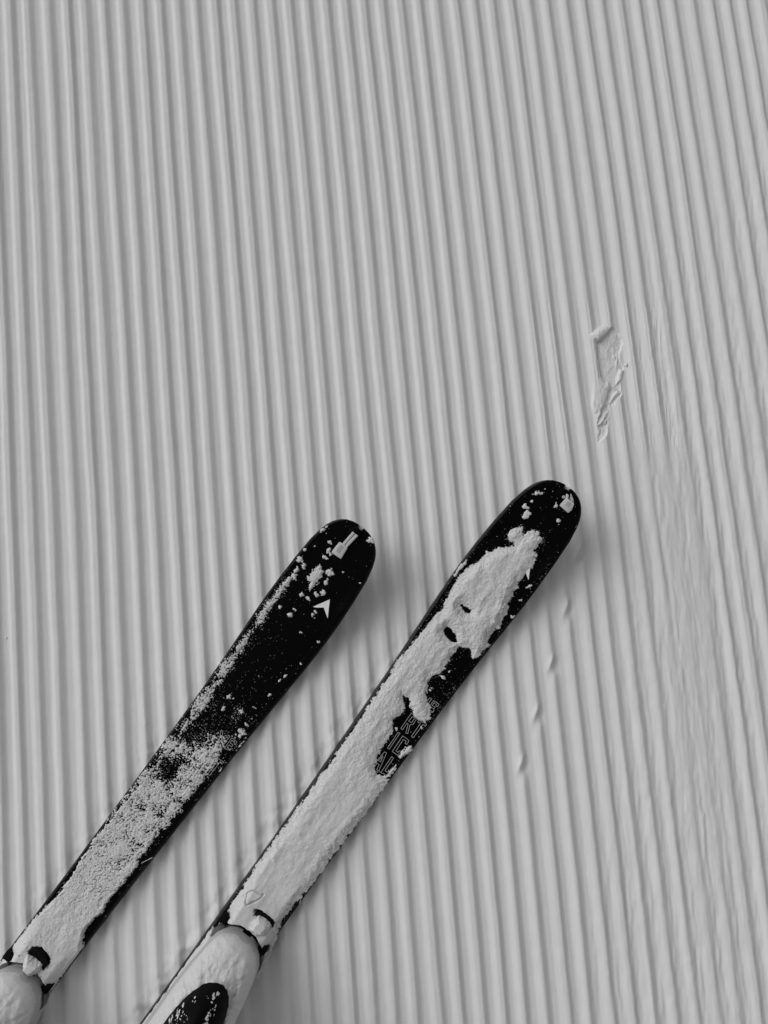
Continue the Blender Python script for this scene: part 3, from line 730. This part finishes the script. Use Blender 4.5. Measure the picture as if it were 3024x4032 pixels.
R_POLY = [(x, y) for x, y in R_CRUST]
def h_right(S, V):
    s, v = S * MM, V * MM
    sd = sdist(s, v, R_POLY)
    for hpoly in R_HOLES: sd = np.minimum(sd, -sdist(s, v, hpoly) - 1.6)
    sd = sd + (fbm(s / 6, v / 6, 101) - .5) * 5.0 + (vnoise(s / 1.5, v / 1.5, 102) - .5) * 2.4
    sd = sd - 3.4 * sstep(362, 382, s) * sstep(478, 458, s) * sstep(-8, 4, v)
    sd = sd - 6.0 * np.exp(-((s - 119) / 9) ** 2 - ((v - 33) / 6) ** 2)
    deep = .0036 + .0036 * sstep(.10, .16, S) * sstep(.30, .22, S) + .0022 * sstep(.42, .55, S)
    deep = deep * (.75 + .5 * fbm(s / 22, v / 16, 103))
    H = deep * sstep(-1, 12.0, sd) + .0007 * sstep(0, 1.2, sd)
    calm = 1 - .45 * sstep(.40, .52, S) - .25 * sstep(.60, .68, S)
    H = H + np.where(sd > 0, grain(S, V, 104) * calm, 0)
    # long wind-drifted ripples
    H = H + np.where(sd > 3, (fbm(s / 34, v / 9, 105) - .5) * .0026 * calm, 0)
    H = H + np.where(sd > 0, binding_hump(S, V) * sstep(0, 6, sd), 0)
    # hollows round the lever, the housing and the jaws
    def hollow(cs, cv, rs, rv, hard=.35):
        q = np.sqrt(((s - cs) / rs) ** 2 + ((v - cv) / rv) ** 2) + (fbm(s / 4, v / 4, 106) - .5) * .5
        return sstep(1 - hard, 1.15, q)
    cut = hollow(690, 11, 4.5, 16) * hollow(722, 9, 5, 10) * hollow(724, -30, 6, 4) * hollow(724, 37, 6, 4)
    H = np.where(cut < .25, -1, H * cut)
    # cracked plate of wind crust
    cd = np.abs(sdist(s, v, R_CRACK) + (vnoise(s / 3, v / 3, 107) - .5) * 1.5)
    H = H - .0042 * np.exp(-(cd / .8) ** 2) - .003 * np.exp(-((s - 684) / 6) ** 2 - ((v + 27) / 4) ** 2)
    gap = (arc_s(V) - S) * MM - 4.4 + (vnoise(s / 5, v / 5, 108) - .5) * 1.5
    H = np.where((gap < 0), -1, H * sstep(-2, 3, gap))
    lim = (hw(S) - np.abs(V)) * MM - 1.2 + (vnoise(s / 3, v / 3, 109) - .5) * 2
    H = np.where((lim < 0) & (S < .70), -1, H)
    return H

def dens_left(S, V):
    s, v = S * MM, V * MM
    sd = sdist(s, v, L_CRUST) + (fbm(s / 7, v / 7, 118) - .5) * 6.0
    wdt = 6.0 + 30 * sstep(520, 380, s)
    D = np.clip(sd / wdt, -1, 1)
    D = D - .35 * np.exp(-((s - 408 + .9 * v) / 34) ** 2 - ((v + 6) / 17) ** 2) * sstep(330, 400, s)
    D = D + .35 * np.exp(-((s - 395) / 50) ** 2 - ((v - 24) / 9) ** 2)
    D = np.maximum(D, .50 * sstep(335, 400, s) * sstep(560, 470, s) * sstep(33, 22, v) * (.25 + 1.3 * fbm(s / 16, v / 10, 123)) * sstep(-44, -38, v))
    D = D - .42 * np.exp(-((s - 408 + .9 * v) / 36) ** 2 - ((v + 6) / 16) ** 2) * (.4 + 1.2 * fbm(s / 9, v / 9, 126))
    D = np.maximum(D, .75 * np.exp(-((s - 372) / 28) ** 2 - ((v - 17 - .12 * (s - 372)) / 10) ** 2) * (.5 + .9 * fbm(s / 8, v / 8, 124)))
    D = np.maximum(D, .80 * np.exp(-((s - 350) / 13) ** 2 - ((v - 19) / 9) ** 2) * (.5 + .9 * fbm(s / 7, v / 7, 125)))
    # streak of rime along the outer edge
    c = np.interp(s, [70, 140, 240, 330, 420], [-45, -41, -38.5, -35, -33])
    D = np.maximum(D, .66 * np.exp(-((v - c) / (3.8 + .014 * s)) ** 2) * sstep(95, 140, s) * sstep(480, 380, s) * (.2 + 1.1 * fbm(s / 18, v / 12, 120)))
    D = np.maximum(D, .22 * sstep(265, 330, s) * sstep(430, 370, s) * fbm(s / 15, v / 15, 121))
    sd2 = sdist(s, v, L_DENSE)
    D = np.maximum(D, np.clip(.35 + sd2 / 12, 0, .66) * (sd2 > -3))
    D = np.minimum(D, np.interp(s, [300, 420, 520, 620, 690], [.44, .47, .52, .66, 1.2]))
    D = D + (fbm(s / 13, v / 13, 122) - .5) * .45 * np.where((D > .02) & (s < 560), 1, .15)
    return D

def h_left(S, V):
    s, v = S * MM, V * MM
    D = dens_left(S, V)
    n = .62 * vnoise(s / 1.5, v / 1.5, 131) + .38 * vnoise(s / .85, v / .85, 132)
    x = D * 1.22 - n
    deep = .0014 + .0050 * sstep(.48, .68, S)
    H = np.where(x > 0, deep * sstep(0, 1, D) * (.75 + .5 * fbm(s / 18, v / 14, 133)) + .0016 * np.clip(x, 0, 1) * (1 - .8 * sstep(.62, .70, S)) + grain(S, V, 134, .8) * sstep(0, .5, x) * (1 - .5 * sstep(.63, .70, S)), -1)
    H = H + np.where(x > 0, binding_hump(S, V) * sstep(0, .5, x), 0)
    def hollow(cs, cv, rs, rv, hard=.35):
        q = np.sqrt(((s - cs) / rs) ** 2 + ((v - cv) / rv) ** 2) + (fbm(s / 4, v / 4, 136) - .5) * .5
        return sstep(1 - hard, 1.15, q)
    cut = hollow(696, 1, 8, 15) * hollow(724, -6, 9, 8) * hollow(724, -30, 6, 4)
    H = np.where(cut < .25, -1, H * cut)
    gap = (arc_s(V) - S) * MM - 4.4
    H = np.where(gap < 0, -1, H * sstep(-2, 3, gap))
    lim = (hw(S) - np.abs(V)) * MM - 1.5
    H = np.where((lim < 0) & (S < .70), -1, H)
    return H

o = snow_patch('caked_snow', 'R', .06, .775, -.054, .054, .0007, h_right, top_base)
tag(o, 'thick granular snow caked along the ski with VERTICAL lettering', 'snow', kind='stuff')
o = snow_patch('rime_snow', 'L', .06, .775, -.054, .054, .0007, h_left, top_base)
tag(o, 'thin grainy frost and snow spread along the dusted ski', 'snow', kind='stuff')

# snow packed onto the boots
def h_boot(S, V):
    s, v = S * MM, V * MM
    w = b_hw(S, V)
    out = (w - np.abs(V - BVC)) * MM
    z = b_z(S, V, .003)
    ramp = .018 + .045 * sstep(-.038, .0, V)
    side = (V < BVC) & (S > .745)
    inside = (out > 1.4) & (S >= BS0 + .001)
    Zs = np.where(inside, z, -1)
    lf = sstep(.745, .765, S)
    Zr = np.where((V < -.018) & (S > .745) & (v > -37.0 + (vnoise(s / 6, v * 0, 141) - .5) * 2.0), .0215 + (.054) * np.clip((V + .037) / .030, 0, 1) ** .9 * lf, -1)
    Zs = np.maximum(Zs, Zr)
    n = (fbm(s / 14, v / 12, 142) - .5) * .0065 * sstep(.722, .74, S) + (fbm(s / 3.2, v / 3.2, 143) - .5) * .0030 * sstep(.74, .775, S) 
    n = n - .004 * sstep(.55, .75, fbm(s / 16, v / 9, 144)) * sstep(.745, .77, S) * sstep(20, 35, v)
    ok = Zs > 0
    Z = np.where(ok, Zs + n * sstep(.5, 6, np.where(inside, out, 6)), -1)
    # oval opening over the gaiter
    a_ = np.abs((S - GA_C[0]) / .076) ** 2.2 + np.abs((V - GA_C[1]) / .0325) ** 2.2
    hole = a_ + (fbm(s / 5, v / 5, 145) - .5) * .22
    return np.where(hole < 1, -1, Z)
for k in ('L', 'R'):
    o = snow_patch('boot_snow', k, .712, .905, -.050, .062, .0008, h_boot, lambda S, V: np.zeros_like(S))
    tag(o, 'smooth snow packed over the boot in the ' + ('frost dusted ski' if k == 'L' else 'snow caked ski'), 'snow', kind='stuff')

# ------------------------------------------------------------------ separate clumps of snow on the skis
def clump(k, poly, seed, high, name='snow_clump', zb=None, rag=1.0):
    P = np.asarray(poly, float)
    x0, y0 = P.min(0) - 3; x1, y1 = P.max(0) + 3
    size = min(P.max(0) - P.min(0))
    def h(S, V):
        s, v = S * MM, V * MM
        sd = sdist(s, v, P) + (fbm(s / 3.0, v / 3.0, seed) - .5) * min(6.5, .9 * size) * rag
        D = np.clip(.30 + sd / max(2.0, size * .35), -1, 1.0)
        n = .6 * vnoise(s / 1.3, v / 1.3, seed + 3) + .4 * vnoise(s / .7, v / .7, seed + 4)
        x = D * 1.2 - n * (1.0 if rag > .5 else .3)
        H = high * np.clip(x, 0, 1) ** .7 + .0003 + (np.random.default_rng(seed).random(S.shape) - .5) * .0004
        return np.where(x > 0, np.maximum(H, .00015), -1)
    return snow_patch(name, k, x0 * .001, x1 * .001, y0 * .001, y1 * .001, .00062, h, zb or top_base, M_CRUST)

seed = 200
GR = {'L': 'snow clumps on the dusted ski tip', 'R': 'snow clumps on the caked ski tip'}
big_lab = {0: 'largest ragged snow clump on the dusted ski, above the arrow logo', 1: 'snow clump between the largest clump and the grey strap tab'}
for i, p in enumerate(L_LUMPS):
    seed += 11
    tag(clump('L', p, seed, .0022), big_lab[i], 'snow clump', GR['L'])
def left_label(s, v, r):
    sz = 'tiny snow speck' if r < 2 else ('small crumbly snow clump' if r < 3.3 else 'ragged snow clump')
    if s < 70 and abs(v) < 28: where = 'close to the grey strap tab of the dusted ski'
    elif v > 18 and s < 70: where = 'at the rim opposite the strap of the dusted ski'
    elif v < -30: where = 'in the rime row along the outer edge of the dusted ski'
    elif s < 98: where = 'beside the largest clump on the dusted ski'
    elif s < 145: where = 'around the white arrow logo of the dusted ski'
    elif s < 270: where = 'on the bare black stretch of the dusted ski'
    else: where = 'just ahead of the frosted part of the dusted ski'
    return sz + ' ' + where
for (s, v, r) in L_ROUND + L_ROUND2:
    seed += 11
    if (s, v) in ((128.3, 16.5), (129.5, 8.4)) or (120 < s < 133 and 6 < v < 24): r = r * .55; s += 3
    r = r * .9
    rr = np.random.default_rng(seed); el = rr.uniform(.7, 1.4); ph = rr.uniform(0, 6.28)
    p = [(s + r * rr.uniform(.8, 1.5) * el * math.cos(t * .785 + ph), v + r * rr.uniform(.8, 1.5) / el * math.sin(t * .785 + ph)) for t in range(8)]
    o = clump('L', p, seed, .0006 + .0004 * r, rag=.9)
    if o: tag(o, left_label(s, v, r), 'snow clump', GR['L'])
for i, p in enumerate(R_LUMPS + R_LUMPS3):
    seed += 11
    o = clump('R', p, seed, .0018, rag=.7)
    c0 = np.asarray(p, float).mean(0)
    if c0[0] < 35 and c0[1] > -8: lab = 'snow crumbs around the folded grey tab of the caked ski'
    elif c0[0] < 70 and c0[1] > 8: lab = 'lone snow crumb behind the folded grey tab of the caked ski'
    elif c0[0] < 70: lab = 'snow clump on the bare black tip ahead of the caked snow'
    elif c0[1] < -35: lab = 'strip of snow stuck on the outer rim beside the caked snow'
    elif c0[0] < 245: lab = 'snow crumb between the caked snow and the inner rim of its ski'
    else: lab = 'snow crumb beside the outlined lettering of the caked ski'
    if o: tag(o, lab, 'snow clump', GR['R'])
# snow plugged into the tip notches
for k in ('L', 'R'):
    seed += 11
    o = clump(k, [(-.6, -4.4), (-.6, 4.4), (4.4, 4.6), (4.4, -4.6)], seed, .0020, zb=lambda S, V: ztop(np.maximum(S, 0)) - .0065, rag=.4)
    tag(o, 'white snow plugging the tip notch of the ' + ('dusted ski' if k == 'L' else 'caked ski'), 'snow clump', 'snow in the ski tip notches')
# frost on the black gaiters
def gaiter_top(S, V):
    q = np.minimum(np.abs((S - GA_C[0]) / .080) ** 2.2 + np.abs((V - GA_C[1]) / .0345) ** 2.2, 1)
    return .078 + .058 * np.sqrt(1 - q) + .10 * np.maximum(0, S - .80)
for k in ('L', 'R'):
    def h_ga(S, V, k=k):
        s, v = S * MM, V * MM
        q = np.abs((S - GA_C[0]) / .080) ** 2.2 + np.abs((V - GA_C[1]) / .0345) ** 2.2
        D = .36 * sstep(.36, .62, fbm(s / 8, v / 8, 151)) * sstep(26, 8, v) + .32 * sstep(.50, .68, fbm(s / 7, v / 7, 152)) * sstep(2, 12, v)
        x = np.where(q < .9, D, 0) - (.6 * vnoise(s / 1.5, v / 1.5, 153) + .4 * vnoise(s / .9, v / .9, 154))
        return np.where(x > 0, .0002 + .0008 * x, -1)
    o = snow_patch('gaiter_frost', k, .765, .86, -.024, .042, .0008, h_ga, gaiter_top)
    tag(o, 'sparse frost speckling the black gaiter of the ' + ('boot in the dusted ski' if k == 'L' else 'boot in the caked ski'), 'frost', kind='stuff')
# lumps held behind the toe levers
for k, p in (('R', R_LUMP), ('L', L_LUMP)):
    seed += 11
    p = [((x - 711) * 1.15 + 709, y * 1.15) if k == 'L' else (x, y) for x, y in p]
    o = clump(k, p, seed, .0090, zb=lambda S, V: ztop(S) + .018, rag=.35)
    tag(o, 'rounded snow lump held behind the black lever of the ' + ('dusted ski' if k == 'L' else 'caked ski'), 'snow clump', 'snow lumps behind the toe levers')

# ------------------------------------------------------------------ loose frost grains on the black top sheets
def grains(k, n, dens, seed, smax=.70):
    r = np.random.default_rng(seed)
    S = r.uniform(.004, smax, n * 12); V = r.uniform(-.052, .052, n * 12)
    keep = (np.abs(V) < hw(S) - .002) & (r.random(n * 12) < dens(S, V))
    S, V = S[keep][:n], V[keep][:n]
    m = len(S)
    R = r.uniform(.00018, .00050, m) * np.where(r.random(m) < .05, 1.7, 1)
    base = np.array([(1, 0, 0), (0, 1, 0), (-1, 0, 0), (0, -1, 0), (0, 0, 1), (0, 0, -1)], float)
    jit = r.uniform(.6, 1.4, (m, 6, 1))
    a = r.uniform(0, math.pi, m)
    c, s_ = np.cos(a)[:, None], np.sin(a)[:, None]
    B = base[None] * jit
    X = B[..., 0] * c - B[..., 1] * s_; Y = B[..., 0] * s_ + B[..., 1] * c
    P = np.stack([X, Y, B[..., 2]], -1) * R[:, None, None]
    P[..., 0] += S[:, None]; P[..., 1] += V[:, None]; P[..., 2] += (ztop(S) + R * .5)[:, None]
    f = np.array([(0, 1, 4), (1, 2, 4), (2, 3, 4), (3, 0, 4), (1, 0, 5), (2, 1, 5), (3, 2, 5), (0, 3, 5)])
    F = (f[None] + (np.arange(m) * 6)[:, None, None]).reshape(-1, 3)
    o = link('frost_grains', mesh_np('frost_grains', P.reshape(-1, 3), F, M_FROST, smooth=False))
    loc, an = loc_of(k); o.location = loc; o.rotation_euler = (0, 0, an)
    return o
def gd_left(S, V):
    s, v = S * MM, V * MM
    D = np.clip(dens_left(S, V), 0, 1)
    e = .004 + .08 * sstep(150, 320, s) * fbm(s / 12, v / 12, 301) ** 2 + .05 * sstep(60, 110, s) * np.exp(-((v + 20) / 22) ** 2) * fbm(s / 9, v / 9, 302) ** 2
    return np.clip(e + .8 * D * (D < .75), 0, 1) * np.where(D > .8, .4, 1)
def gd_right(S, V):
    s, v = S * MM, V * MM
    sd = sdist(s, v, R_POLY)
    e = .012 + .6 * np.exp(-(np.maximum(-sd, 0) / 1.6)) * (sd < 1)
    e = e + .03 * sstep(270, 300, s) * sstep(345, 335, s) * (sd < 0)
    e = e * np.where((s > 338) & (s < 465), .25, 1)
    e = e + .10 * np.exp(-((np.abs(v) - hw(S) * MM + 5) / 2.5) ** 2) * sstep(60, 120, s)
    return np.where(sd > 2, 0, e)
tag(grains('L', 8000, gd_left, 5), 'fine loose frost grains scattered over the dusted ski', 'frost', kind='stuff')
tag(grains('R', 3600, gd_right, 6), 'fine loose frost grains along the caked ski snow edges', 'frost', kind='stuff')

# ------------------------------------------------------------------ broken lumps of snow on the slope
def lump(x, y, z, rx, ry, rz, rot, seed, label, group):
    bm = bmesh.new()
    bmesh.ops.create_icosphere(bm, subdivisions=5, radius=1.0)
    P = np.array([v.co for v in bm.verts])
    n = fbm(P[:, 0] * 1.6 + P[:, 2] * .9 + seed, P[:, 1] * 1.6 - P[:, 2] * .7, seed, 4) - .5
    n2 = fbm(P[:, 0] * 6 + P[:, 2] * 3 + seed, P[:, 1] * 6 + P[:, 2] * 4, seed + 5, 3) - .5
    f = 1 + n * .75 + n2 * .16
    for v, k in zip(bm.verts, f):
        v.co = (v.co.x * rx * k, v.co.y * ry * k, v.co.z * rz * k)
    me = bpy.data.meshes.new('snow_lump'); bm.to_mesh(me); bm.free()
    for p in me.polygons: p.use_smooth = True
    me.materials.append(M_SNOW)
    o = link('snow_lump', me); o.location = (x, y, z); o.rotation_euler = (0, 0, rot)
    return tag(o, label, 'snow lump', group)
GT = 'broken snow lumps of the torn ridge'
LUMPS = [(.3395, .2290, -.0062, .0030, .0046, .0026, .3, 'small snow crumb lying inside the hollow of the torn ridge'),
         (.3225, .1330, -.0050, .0030, .0042, .0026, -.4, 'small snow crumb trailing below the torn ridge'),
         (.3560, .2180, -.0030, .0020, .0028, .0020, 0, 'tiny snow crumb beside the torn ridge')]
for i, (x, y, z, rx, ry, rz, rot, lab) in enumerate(LUMPS):
    lump(x, y, z, rx, ry, rz, rot, 400 + 7 * i, lab, GT)
for i, (x, y, r) in enumerate(((-.533, -.179, .0028), (-.536, -.160, .0018), (-.496, -.237, .0018), (-.497, -.262, .0015))):
    lump(x, y, -.006, r, r * 1.1, r, 0, 500 + 5 * i, 'tiny snow pellet lying in a groove away from the skis', 'snow pellets in the grooves')
